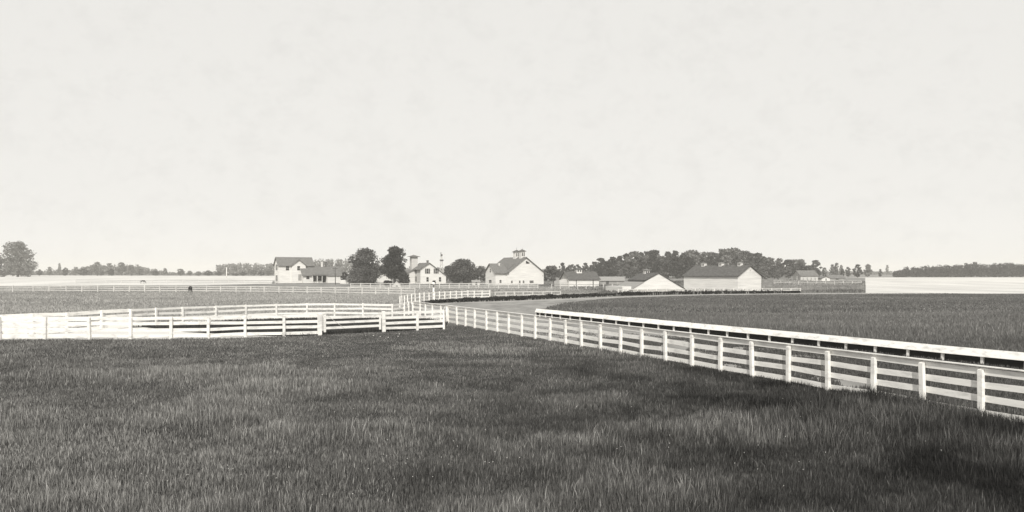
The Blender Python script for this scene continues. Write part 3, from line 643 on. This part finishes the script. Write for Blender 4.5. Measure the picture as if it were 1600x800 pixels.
# ------------------------------------------------------------------ buildings
class House:
    def __init__(s, name, label, cat, kpx, d, theta, rpx=None, lpx=None, L=None, W=None, corner='left'):
        u = Vector((math.cos(theta), math.sin(theta))); v = Vector((-u.y, u.x)); K = Vector(P(kpx, d)[:2])
        def ext(dirv, px):
            t = (px-800)/F; return (t*K.y - K.x)/(dirv.x - t*dirv.y)
        s.L = L or abs(ext(u, rpx)); s.W = W or abs(ext(v, lpx))
        if corner == 'right': K = K - u*s.L
        s.root = empty(name, (K.x, K.y, gz(K.y)-.02), theta, label=label, cat=cat); s.z0 = gz(K.y); s.d = d
    def H(s, py, d=None): return HZ(py, d or s.d) - s.z0
    def block(s, x0, x1, y0, y1, he, hr, axis, wall, roof, ov=.4, th=.16, eov=None, wallname='wall', roofname='roof', hel=None, her=None):
        """gabled block; ridge along axis; returns roof object"""
        eov = ov if eov is None else eov
        a, b = (y0, y1) if axis == 'x' else (x0, x1); c = (a+b)/2; sl = (hr-he)/((b-a)/2)
        pr = [(a, -.3), (b, -.3), (b, he), (c, hr), (a, he)]
        rng = (x0, x1) if axis == 'x' else (y0, y1)
        wo = MB().prism(pr, axis, *rng).build(wallname, wall, s.root)
        e = .004
        rp = [(a-eov, he-eov*sl+e), (c, hr+e), (b+eov, he-eov*sl+e), (b+eov, he-eov*sl+th), (c, hr+th*1.15), (a-eov, he-eov*sl+th)]
        ro = MB().prism(rp, axis, rng[0]-ov, rng[1]+ov).build(roofname, roof, s.root)
        return wo, ro
    def lean(s, prof, axis, a, b, m, name='wing'):
        return MB().prism(prof, axis, a, b).build(name, m, s.root)
    def window(s, face, c, z, w, h, at=0.0, pane='glass', frame='trim', shutters=False, fw=.09, name='window'):
        """face front (-y at y=at), left (-x at x=at), right (+x at x=at)"""
        def bx(mb, a0, a1, z0, z1, p0, p1):
            if face == 'front': mb.box(a0, a1, at-p1, at-p0, z0, z1)
            elif face == 'left': mb.box(at-p1, at-p0, a0, a1, z0, z1)
            else: mb.box(at+p0, at+p1, a0, a1, z0, z1)
        f = MB(); bx(f, c-w/2-fw, c+w/2+fw, z+h/2, z+h/2+fw, -.02, .06); bx(f, c-w/2-fw, c+w/2+fw, z-h/2-fw, z-h/2, -.02, .09)
        bx(f, c-w/2-fw, c-w/2, z-h/2, z+h/2, -.02, .05); bx(f, c+w/2, c+w/2+fw, z-h/2, z+h/2, -.02, .05)
        if name == 'window': bx(f, c-w/2, c+w/2, z-.03, z+.03, .012, .03)
        fo = f.build(name, M[frame], s.root)
        p = MB(); bx(p, c-w/2, c+w/2, z-h/2, z+h/2, -.01, .011); p.build('pane' if pane == 'glass' else 'leaf', M[pane], fo)
        if shutters:
            for sg in (-1, 1):
                q = MB(); cc = c + sg*(w/2+fw+.28); bx(q, cc-.24, cc+.24, z-h/2, z+h/2, -.01, .05); q.build('shutter', M['shutter'], s.root)
        return fo
    def cupola(s, x, y, zb, w, h, roofh, wall='siding', roof='shingle_dark', spike=0, ov=.25, name='cupola', louvres=True):
        c = MB().box(x-w/2, x+w/2, y-w/2, y+w/2, zb, zb+h).build(name, M[wall], s.root)
        e = w/2+ov; z = zb+h+.003
        MB().add([(x-e, y-e, z), (x+e, y-e, z), (x+e, y+e, z), (x-e, y+e, z), (x-e, y-e, z+.08), (x+e, y-e, z+.08), (x+e, y+e, z+.08), (x-e, y+e, z+.08), (x, y, z+.08+roofh)],
                 [(3,2,1,0), (0,1,5,4), (1,2,6,5), (2,3,7,6), (3,0,4,7), (4,5,8), (5,6,8), (6,7,8), (7,4,8)]).build('cupola_roof', M[roof], c)
        for sx in (-1, 1) if louvres else ():
            MB().box(x+sx*w*.22-w*.13, x+sx*w*.22+w*.13, y-w/2-.02, y-w/2+.01, zb+h*.35, zb+h*.85).build('louvre', M['shutter'], c)
        if spike: MB().tube([(x, y, z+roofh), (x, y, z+roofh+spike)], [.04, .015], 6).build('finial', M['iron'], c)
        return c
    def chimney(s, x, y, z0, z1, w=.6, m='brick', name='chimney', par=None):
        c = MB(); c.box(x-w/2, x+w/2, y-w/2, y+w/2, z0, z1-.2); c.box(x-w/2-.07, x+w/2+.07, y-w/2-.07, y+w/2+.07, z1-.2, z1)
        return c.build(name, M[m], par or s.root)
# 1 farmhouse
h = House('farmhouse', 'white two-storey farmhouse with cross gable and long back wing, leftmost building', 'house', 435.5, 268, R(29), rpx=489, lpx=429)
L_, W_ = h.L, h.W
he, hr = h.H(414), h.H(402.3, 272)
_, rf = h.block(0, L_, 0, W_, he, hr, 'x', M['siding'], M['shingle'], ov=.5)
gx = L_*.57; gw = L_*.2
pr = [(gx-gw, he-1.2), (gx+gw, he-1.2), (gx+gw, he-.12), (gx, he+1.75), (gx-gw, he-.12)]
pr[0] = (gx-gw, -.3); pr[1] = (gx+gw, -.3)
MB().prism(pr, 'y', -.75, W_*.3).build('gable_wall', M['siding'], h.root)
sl_ = 1.87/gw
rp = [(gx-gw-.35, he-.12-.35*sl_+.004), (gx, he+1.754), (gx+gw+.35, he-.12-.35*sl_+.004), (gx+gw+.35, he-.12-.35*sl_+.17), (gx, he+1.95), (gx-gw-.35, he-.12-.35*sl_+.17)]
MB().prism(rp, 'y', -1.15, W_*.32).build('gable_roof', M['shingle'], h.root)
h.window('front', L_*.25, h.H(418.8), 1.15, 1.5, shutters=False); h.window('front', L_*.56, h.H(418.8), .95, 1.5, at=-.75)
h.window('front', L_*.6, h.H(433.5), 1.2, 2.2, at=-.75, pane='siding_grey', name='door')
for z in (417.5, 434.5):
    h.window('left', W_*.5, h.H(z), 1.6, 2.0, shutters=True)
for c_ in (0, 1): MB().box(-.03 if c_ == 0 else L_-.12, .12 if c_ == 0 else L_+.03, -.03, .12, 0, he-.3).build('corner_board', M['trim'], h.root)
# back wing to the right
wx0, wx1 = L_*.70, L_*.70+16.0
def hx(hs, px, y=0):   # local x on the wall y for column px
    th_ = hs.root.rotation_euler.z; u = Vector((math.cos(th_), math.sin(th_))); v = Vector((-u.y, u.x)); K = Vector(hs.root.location[:2]) + v*y
    t = (px-800)/F; return (t*K.y - K.x)/(u.x - t*u.y)
wy = -3.0
wx0, wx1 = hx(h, 474, wy), hx(h, 532, wy)
we, wr = h.H(428.8), h.H(417, 275)
h.block(wx0, wx1, wy, wy+6.2, we, wr, 'x', M['siding'], M['shingle'], ov=.6, wallname='wing_wall', roofname='wing_roof')
h.window('front', hx(h, 481, wy), h.H(432.7), 1.1, 1.5, at=wy)
po = MB(); pa, pb = hx(h, 488, wy), hx(h, 511, wy)
po.prism([(wy-2.2, we-.45), (wy-.01, we-.05), (wy-.01, we+.06), (wy-2.2, we-.33)], 'x', pa, pb); po.build('porch_roof', M['shingle_dark'], h.root)
for q in (488.3, 496, 503.5, 510.8):
    xq = hx(h, q, wy-2.1); MB().box(xq-.08, xq+.08, wy-2.15, wy-2.0, 0, we-.45).build('porch_post', M['trim'], h.root)
h.window('front', hx(h, 491.5, wy), h.H(435), 1.0, 2.2, at=wy, name='door', pane='glass'); h.window('front', hx(h, 499.5, wy), h.H(434.5), 1.3, 1.9, at=wy)
h.window('front', hx(h, 506.5, wy), h.H(436), 1.4, 2.4, at=wy, name='door', pane='glass')
h.chimney(hx(h, 503, wy+3), wy+3.2, wr-.4, wr+1.8, .55, 'siding'); h.chimney(hx(h, 509.5, wy+3), wy+3.2, wr-.4, wr+1.9, .7, 'brick')
ex = hx(h, 512, wy-2.6); ex2 = hx(h, 532, wy-2.6)
MB().prism([(wy-2.6, -.3), (wy-.005, -.3), (wy-.005, we-.1), (wy-2.6, we-.55)], 'x', ex, ex2).build('lean_to_wall', M['siding'], h.root)
MB().prism([(wy-2.95, we-.61), (wy-.005, we-.09), (wy-.005, we+.03), (wy-2.95, we-.49)], 'x', ex-.2, ex2+.3).build('lean_to_roof', M['shingle'], h.root)
x, y, z = P(538, 262)
t_ = empty('board_screen', (x, y, z), 0, label='low white board screen right of the farmhouse back wing', cat='wall')
MB().box(-1.3, 1.3, -.06, .06, -.2, HZ(437.5, 262)-z).build('panel', M['siding'], t_)
for sx in (-1.3, 0, 1.3): MB().box(sx-.07, sx+.07, -.14, -.063, -.2, HZ(437, 262)-z).build('post', M['trim'], t_)
# 2 tower house
h = House('tower_house', 'white gabled house with square lookout tower and dark shuttered windows', 'house', 657, 262, R(24), rpx=697, lpx=643)
L_, W_ = h.L, h.W
pk = hx(h, 670.5); hl, hr, hR = h.H(420.3), h.H(411), h.H(431)
MB().prism([(0, -.3), (L_, -.3), (L_, hR), (pk, hr), (0, hl)], 'y', 0, W_).build('wall', M['siding'], h.root)
sa, sb = (hr-hl)/pk, (hr-hR)/(L_-pk)
MB().prism([(-.5, hl-.5*sa+.004), (pk, hr+.004), (L_+.45, hR-.45*sb+.004), (L_+.45, hR-.45*sb+.18), (pk, hr+.2), (-.5, hl-.5*sa+.18)], 'y', -.5, W_+.4).build('roof', M['shingle'], h.root)
for px_ in (668, 681.5): h.window('front', hx(h, px_), h.H(423.5), .62, 1.7, shutters=True, fw=.06)
for px_ in (668, 687.5): h.window('front', hx(h, px_), h.H(436.5), .8, 1.5, shutters=False)
for z in (423.5, 436): h.window('left', W_*.5, h.H(z), .7, 1.8, shutters=True)
h.chimney(pk+.3, W_*.25, hr-.3, hr+1.0, .6)
MB().prism([(-3.6, -.3), (-.02, -.3), (-.02, h.H(421)), (-3.6, h.H(428.5))], 'y', W_*.62, W_*1.1).build('extension_wall', M['siding'], h.root)
MB().prism([(-3.9, h.H(429.1)+.01), (-.02, h.H(421)+.01), (-.02, h.H(421)+.16), (-3.9, h.H(429.1)+.16)], 'y', W_*.58, W_*1.12).build('extension_roof', M['shingle'], h.root)
tx = hx(h, 646.5, W_*.9)
tw = h.cupola(tx, W_*.9, 3.0, 2.2, h.H(401, 268)-3.0, .65, wall='siding', roof='shingle', ov=.75, name='tower', louvres=False)
tw.data.materials[0] = M['siding_old']
# 3 outhouse behind the tree
h = House('outhouse', 'white gabled outbuilding half hidden behind the trees', 'house', 560, 275, R(15), rpx=611, L=None, W=7)
h.block(0, h.L, 0, h.W, h.H(436), h.H(418.5), 'y', M['siding'], M['shingle'], ov=.4)
h.window('front', h.L*.5, 3.2, 1.0, 1.3)
# coop
h = House('tent_shaped_coop', 'little white tent-shaped coop at the farmyard fence', 'shed', 613, 222, R(10), rpx=627, W=2.4)
h.block(0, h.L, 0, h.W, .25, h.H(439.4), 'y', M['siding_old'], M['far_paint'], ov=.12, th=.05)
MB().box(h.L*.4, h.L*.4+.5, -.03, .0-.004, .02, .46).build('hatch', M['shutter'], h.root)
# small kennel-like white shed by the gabled barn
h = House('hay_hut', 'small pale low hut beside the left corner of the gabled barn', 'shed', 738, 245, R(8), rpx=750, W=2.5)
h.block(0, h.L, 0, h.W, 1.0, h.H(438), 'x', M['siding_old'], M['roof_pale'], ov=.2, th=.08)
MB().box(h.L*.4, h.L*.4+.6, -.03, -.004, .05, .9).build('door', M['shutter'], h.root)
# 4 gabled barn with wing
h = House('gabled_barn', 'large white barn with gable to the viewer, side wing and roof cupolas', 'barn', 792.5, 248, R(29), rpx=849.5, W=14.5)
L_, W_ = h.L, h.W
he, hr = h.H(425.5), h.H(402.2, 252)
h.block(0, L_, 0, W_, he, hr, 'y', M['siding'], M['shingle'], ov=.55, eov=.8)
wl = 4.2
h.block(-wl, -.02, .15, 7.2, he+.05, h.H(412.5, 252), 'x', M['siding'], M['shingle'], ov=.55, eov=.6, wallname='wing_wall', roofname='wing_roof')
MB().prism([(-wl*.0-.02, he+.1), (3.0, he+.1), (3.0, he+2.9)], 'y', 1.0, 6.4).build('wing_roof_join', M['shingle'], h.root)
h.window('left', 3.7, h.H(423), .8, 1.0, at=-wl); h.window('left', 3.7, h.H(439.5), 1.9, .9, at=-wl)
h.window('front', -2.4, h.H(439.5), .7, .9, at=.15)
# loft opening: a dark quarter shape under the gable
ax_, bx_ = hx(h, 821.8), hx(h, 827.2)
zt, zb_ = h.H(407), h.H(411.6)
lo = MB(); lo.add([(ax_, -.03, zb_), (bx_, -.03, zb_), (bx_, -.03, zb_+.35), (ax_, -.03, zt), (ax_, -.002, zb_), (bx_, -.002, zb_), (bx_, -.002, zb_+.35), (ax_, -.002, zt)],
       [(0,1,2,3), (7,6,5,4), (0,4,5,1), (1,5,6,2), (2,6,7,3), (3,7,4,0)]); lo.build('loft_opening', M['glass'], h.root)
for px_, ww in ((799.7, .6), (812, .6), (818, .6), (830.5, 1.5)): h.window('front', hx(h, px_), h.H(440.3), ww, .75)
h.window('front', hx(h, 848), h.H(430.5), .25, .3)
c1 = h.cupola(L_*.5, W_*.42, hr-.4, 1.7, 2.3, .7, ov=.3, spike=1.0)
c2 = h.cupola(L_*.5, W_*.16, hr-.4, 1.5, 2.4, .7, ov=.3, spike=.8)
h.chimney(-1.4, 3.0, he+1.0, he+3.0, .45, 'siding', name='vent')
# 5 small stable with cupola
h = House('small_stable', 'little white stable with dark roof and cupola right of the gabled barn', 'barn', 889, 226, R(19), rpx=936, lpx=876)
L_, W_ = h.L, h.W
he, hr = h.H(436), h.H(425)
h.block(0, L_, 0, W_, he, hr, 'x', M['siding'], M['shingle_dark'], ov=.4)
gp = MB(); gp.add([(-.03, .05, he+.1), (-.03, W_-.05, he+.1), (-.03, W_/2, hr-.12), (-.002, .05, he+.1), (-.002, W_-.05, he+.1), (-.002, W_/2, hr-.12)], [(0,1,2), (5,4,3), (0,3,4,1), (1,4,5,2), (2,5,3,0)])
gp.build('gable_boarding', M['siding_grey'], h.root)
h.window('front', L_*.24, 1.1, .25, 2.0, pane='shutter', name='door'); h.window('front', L_*.8, 1.1, .3, 2.0, pane='shutter', name='door')
h.window('left', W_*.5, .95, 1.4, 1.7, pane='siding_old', name='door')
h.cupola(L_*.45, W_*.5, hr-.35, 1.7, 1.15, .45, ov=.3)
MB().prism([(W_*.15, -.3), (W_*.8, -.3), (W_*.8, he-.6), (W_*.15, he-.2)], 'x', -2.6, -.04).build('lean_to', M['siding_old'], h.root)
# grey shed to its right
h = House('grey_shed', 'low weathered grey shed between the little stable and the low barn', 'shed', 938, 236, R(-4), rpx=975, W=5)
h.block(0, h.L, 0, h.W, h.H(438.5), h.H(433), 'x', M['siding_grey'], M['roof_pale'], ov=.3)
h.window('front', h.L*.3, 1.0, .9, 1.6, pane='shutter', name='door', frame='siding_grey')
# 6 low barn, wide white gable to the ground
h = House('low_barn', 'low barn with very wide white gable reaching nearly to the ground', 'barn', 988.5, 150, R(14), rpx=1069, W=8.2)
L_, W_ = h.L, h.W
he, hr = h.H(451.5), h.H(427.6)
c = L_/2; sl_ = (hr-he)/(L_/2)
MB().prism([(0, -.3), (L_, -.3), (L_, he), (c, hr), (0, he)], 'y', 0, W_).build('wall', M['siding'], h.root)
def zr(x): return he + (x*sl_ if x < c else (L_-x)*sl_)
cut = L_*.24
MB().prism([(cut, zr(cut)+.25), (c, hr+.05), (L_+.3, he-.3*sl_+.004), (L_+.3, he-.3*sl_+.15), (c, hr+.2), (cut-.2, zr(cut)+.32)], 'y', -.18, W_+.3).build('roof', M['shingle_dark'], h.root)
MB().prism([(-.5, zr(0)-.5*sl_+.004), (cut-.25, zr(cut-.25)+.004), (cut-.25, zr(cut-.25)+.1), (-.5, zr(0)-.5*sl_+.1)], 'y', -.1, W_+1.5).build('lower_roof', M['roof_pale'], h.root)
MB().box(cut-.24, cut-.02, 0.02, W_, zr(cut)-.2, zr(cut)+.24).build('eave_shade', M['shutter'], h.root)  # dark strip standing for the shade under the main roof's eave
h.cupola(c, W_*.72, hr-.2, 1.05, .85, .35, ov=.2, roof='shingle')
MB().box(-1.9, -.03, .6, W_+1.4, -.3, 1.45).build('side_pen', M['siding'], h.root)
# 7 long stable
h = House('long_stable', 'long white stable with dark roof and three small square cupolas', 'barn', 1153, 163, R(-53), rpx=1068.5, L=None, W=None, lpx=1189.5, corner='right')
L_, W_ = h.L, h.W
he, hr = h.H(431), h.H(415.2, 164)
h.block(0, L_, 0, W_, he, hr, 'x', M['siding'], M['shingle_dark'], ov=.3, eov=.35)
for px_ in (1100, 1127, 1156.5):
    xx = hx(h, px_, W_/2); c_ = h.cupola(xx, W_/2, hr-.15, .85, .78, .1, ov=.09, roof='siding_grey', spike=.55)
MB().tube([(L_+.02, W_*.5, hr-.9), (L_+.35, W_*.5, hr-.9)], .06, 6).build('hay_beam', M['siding_grey'], h.root)
# 8 little shed on the rise
h = House('field_shed', 'small shed with white long side standing on the rise right of the stable', 'shed', 1251, 300, R(9), rpx=1278, lpx=1238.5)
h.block(0, h.L, 0, h.W, h.H(430.6), h.H(423), 'x', M['siding_old'], M['shingle'], ov=.35)
MB().add([(-.03, .05, .05), (-.03, h.W-.05, .05), (-.03, h.W-.05, h.H(431)), (-.03, h.W/2, h.H(424)), (-.03, .05, h.H(431)), (-.004, .05, .05), (-.004, h.W-.05, .05), (-.004, h.W-.05, h.H(431)), (-.004, h.W/2, h.H(424)), (-.004, .05, h.H(431))],
         [(0,1,2,3,4), (9,8,7,6,5), (0,5,6,1), (1,6,7,2), (2,7,8,3), (3,8,9,4), (4,9,5,0)]).build('end_boarding', M['siding_grey'], h.root)
h.window('left', h.W*.4, .95, 1.0, 1.8, at=-.03, pane='siding_old', name='door')
for k in range(4): h.window('front', h.L*(.15+.23*k), .9, .5, .8, pane='siding_grey', frame='siding_old')
h = House('field_hut', 'tiny white hut with sloping grey roof, rightmost building', 'shed', 1284, 305, R(20), rpx=1297, W=7)
h.block(0, h.L, 0, h.W, 1.0, h.H(432.5), 'y', M['siding'], M['shingle'], ov=.25)
MB().box(h.L*.45, h.L*.45+.5, -.03, -.004, .05, .95).build('door', M['shutter'], h.root)
h = House('low_store', 'long low store with grey roof behind the tiny white hut', 'shed', 1296, 330, R(0), rpx=1320, W=6)
h.block(0, h.L, 0, h.W, .8, h.H(430), 'x', M['siding_grey'], M['shingle'], ov=.3)
h.window('front', h.L*.5, .45, 1.2, .5, pane='shutter', name='door', frame='siding_grey')
# brown board screen beside the stable
x, y, z = P(1200, 185)
t_ = empty('board_screen', (x, y, z), 0, label='dark weathered board screen against the right end of the long stable', cat='wall')
MB().box(-1.5, 1.3, -.05, .05, -.2, HZ(436.5, 185)).build('panel', M['grey_board'], t_)
for sx in (-1.4, 0, 1.2): MB().box(sx-.07, sx+.07, -.13, -.053, -.2, HZ(436, 185)).build('post', M['grey_board'], t_)

# windpump tower
x, y, z = P(690, 330)
wp = empty('windpump', (x, y, z), 0, label='thin lattice windpump tower behind the right end of the tower house', cat='windmill')
TH = HZ(400, 330) - z; b = MB()
for sx in (-1, 1):
    for sy in (-1, 1): b.tube([(sx*1.0, sy*1.0, 0), (sx*.2, sy*.2, TH)], .09, 5)
for k in range(7):
    z0, z1 = TH*k/7, TH*(k+1)/7; w0, w1 = 1.0-.8*k/7, 1.0-.8*(k+1)/7
    for s1, s2 in ((-1, 1), (1, -1)):
        b.tube([(s1*w0, -w0, z0), (s2*w1, -w1, z1)], .05, 4); b.tube([(s1*w0, w0, z0), (s2*w1, w1, z1)], .05, 4)
        b.tube([(-w0, s1*w0, z0), (-w1, s2*w1, z1)], .05, 4); b.tube([(w0, s1*w0, z0), (w1, s2*w1, z1)], .05, 4)
b.build('lattice_tower', M['far_paint'], wp)
MB().box(-.75, .75, -.75, .75, TH*.8, TH*.8+.5).build('platform', M['iron'], wp)
wh = MB()
for k in range(16):
    a = k*math.pi/8; ca, sa = math.cos(a), math.sin(a); c2, s2 = math.cos(a+.25), math.sin(a+.25)
    r0, r1 = .25, 1.0
    vs = [(-.35, ca*r0, TH+.6+sa*r0), (-.25, c2*r0, TH+.6+s2*r0), (-.2, c2*r1, TH+.6+s2*r1), (-.4, ca*r1, TH+.6+sa*r1)]
    wh.add(vs + [(v[0]+.03, v[1], v[2]) for v in vs], [(0,1,2,3), (7,6,5,4), (0,4,5,1), (1,5,6,2), (2,6,7,3), (3,7,4,0)])
wh.build('wind_wheel', M['iron'], wp)
MB().box(-.25, .4, -.1, .1, TH, TH+.75).build('gear_head', M['iron'], wp)
MB().add([(.4, -.02, TH+.55), (1.4, -.02, TH+.3), (1.4, -.02, TH+.95), (.4, .02, TH+.55), (1.4, .02, TH+.3), (1.4, .02, TH+.95)], [(0,1,2), (5,4,3), (0,3,4,1), (1,4,5,2), (2,5,3,0)]).build('tail_vane', M['far_paint'], wp)

# poles
def pole(name, label, px, d, top, r, m, arm=False, cat='pole'):
    x, y, z = P(px, d); t_ = empty(name, (x, y, z), 0, label=label, cat=cat); hh = HZ(top, d) - z
    MB().tube([(0, 0, -.3), (0, 0, hh*.5), (0, 0, hh)], [r*1.2, r, r*.75], 8).build('shaft', M[m], t_, True)
    if arm:
        MB().box(-.9, .9, -.05, .05, hh-.7, hh-.56).build('crossarm', M[m], t_)
        for sx in (-.8, -.3, .3, .8): MB().tube([(sx, 0, hh-.56), (sx, 0, hh-.4)], .04, 6).build('insulator', M['glass'], t_)
    else: MB().tube([(0, 0, hh), (0, 0, hh+.12), (0, 0, hh+.2)], [r*1.2, r*1.6, r*.3], 8).build('finial', M[m], t_, True)
    return t_
pole('utility_pole', 'dark wooden pole in front of the farmhouse back wing', 524, 252, 417, .12, 'pole_wood', True)
pole('flagpole', 'thin white pole on the far side of the hayfield', 354, 420, 418, .22, 'white_paint')
pole('utility_pole', 'faint pole with crossarm left of the little stable', 865, 260, 428, .1, 'pole_wood', True)
# distance post at the bend
x, y, z = P(677.5, 112)
t_ = empty('marker_post', (x, y, z), 0, label='tall white marker post with round head at the track bend', cat='post')
MB().box(-.12, .12, -.12, .12, -.3, 1.9).build('shaft', M['white_paint'], t_)
MB().tube([(0, 0, 1.9), (0, 0, 2.3)], .05, 6).build('stem', M['iron'], t_)
MB().tube([(0, 0, 2.3), (0, 0, 2.38), (0, 0, 2.5), (0, 0, 2.62), (0, 0, 2.7)], [.08, .2, .26, .2, .06], 12).build('ball_head', M['white_paint'], t_, True)

# ------------------------------------------------------------------ horses
def horse(label, loc, rz, s):
    root = empty('horse', loc, rz, label=label, cat='horse')
    pts = [((-.62, 0, 1.28), .27), ((-.25, 0, 1.22), .29), ((.15, 0, 1.20), .29), ((.5, 0, 1.22), .27),       # rump .. chest
           ((.78, 0, 1.12), .17), ((1.02, 0, .82), .135), ((1.18, 0, .52), .12), ((1.28, 0, .28), .10), ((1.34, 0, .10), .065)]  # neck down, head, muzzle
    E = [(i, i+1) for i in range(8)]
    for sy in (-1, 1):
        n = len(pts); pts += [((-.62, sy*.15, 1.0), .17), ((-.50, sy*.16, .80), .10), ((-.74, sy*.16, .52), .06), ((-.72, sy*.16, .14), .045), ((-.68, sy*.16, .03), .06)]
        E += [(0, n), (n, n+1), (n+1, n+2), (n+2, n+3), (n+3, n+4)]
        n = len(pts); pts += [((.5, sy*.15, .95), .13), ((.5, sy*.15, .72), .08), ((.52, sy*.15, .46), .055), ((.50, sy*.15, .14), .042), ((.54, sy*.15, .03), .06)]
        E += [(3, n), (n, n+1), (n+1, n+2), (n+2, n+3), (n+3, n+4)]
        n = len(pts); pts += [((1.06, sy*.07, .68), .03), ((1.0, sy*.10, .62), .012)]; E += [(6, n), (n, n+1)]
    me = bpy.data.meshes.new('body'); me.from_pydata([p for p, _ in pts], E, []); me.materials.append(M['coat'])
    o = bpy.data.objects.new('body', me); col.objects.link(o); o.parent = root
    md = o.modifiers.new('skin', 'SKIN'); md.use_smooth_shade = True
    for i, (_, r) in enumerate(pts): me.skin_vertices[0].data[i].radius = (r, r)
    me.skin_vertices[0].data[0].use_root = True
    ss = o.modifiers.new('sub', 'SUBSURF'); ss.levels = 1; ss.render_levels = 2
    MB().tube([(-.86, 0, 1.36), (-.98, 0, 1.15), (-.98, 0, .8), (-.94, 0, .5)], [.05, .08, .09, .03], 8).build('tail', M['mane'], root, True)
    MB().tube([(.62, 0, 1.42), (.85, 0, 1.22), (1.12, 0, .9), (1.26, 0, .62)], [.04, .06, .05, .02], 6).build('mane', M['mane'], root, True)
    root.scale = (s, s, s); return root
x, y, z = P(297.5, 154)
horse('dark horse grazing end-on in the pasture before the hayfield fence', (x, y, z), R(100), 1.0)
x, y, z = P(223, 262)
horse('small dark horse grazing far off in the pale hayfield', (x, y, z), R(35), .8)

# ------------------------------------------------------------------ haze: one closed box of thin air
hz = MB().box(-2450, 2450, -450, 3050, -1.2, 34).build('haze', M['trim'])
hz.data.materials.clear()
hm = bpy.data.materials.new('haze'); hm.use_nodes = True; t = hm.node_tree; t.nodes.clear()
oo = N(t, 'ShaderNodeOutputMaterial'); pv = N(t, 'ShaderNodeVolumePrincipled'); pv.inputs['Color'].default_value = (.98, .96, .91, 1)
pv.inputs['Density'].default_value = .00036; pv.inputs['Anisotropy'].default_value = -.25
t.links.new(pv.outputs[0], oo.inputs['Volume']); hz.data.materials.append(hm)
tag(hz, 'thin pale summer haze over the whole farm', 'haze', kind='stuff')
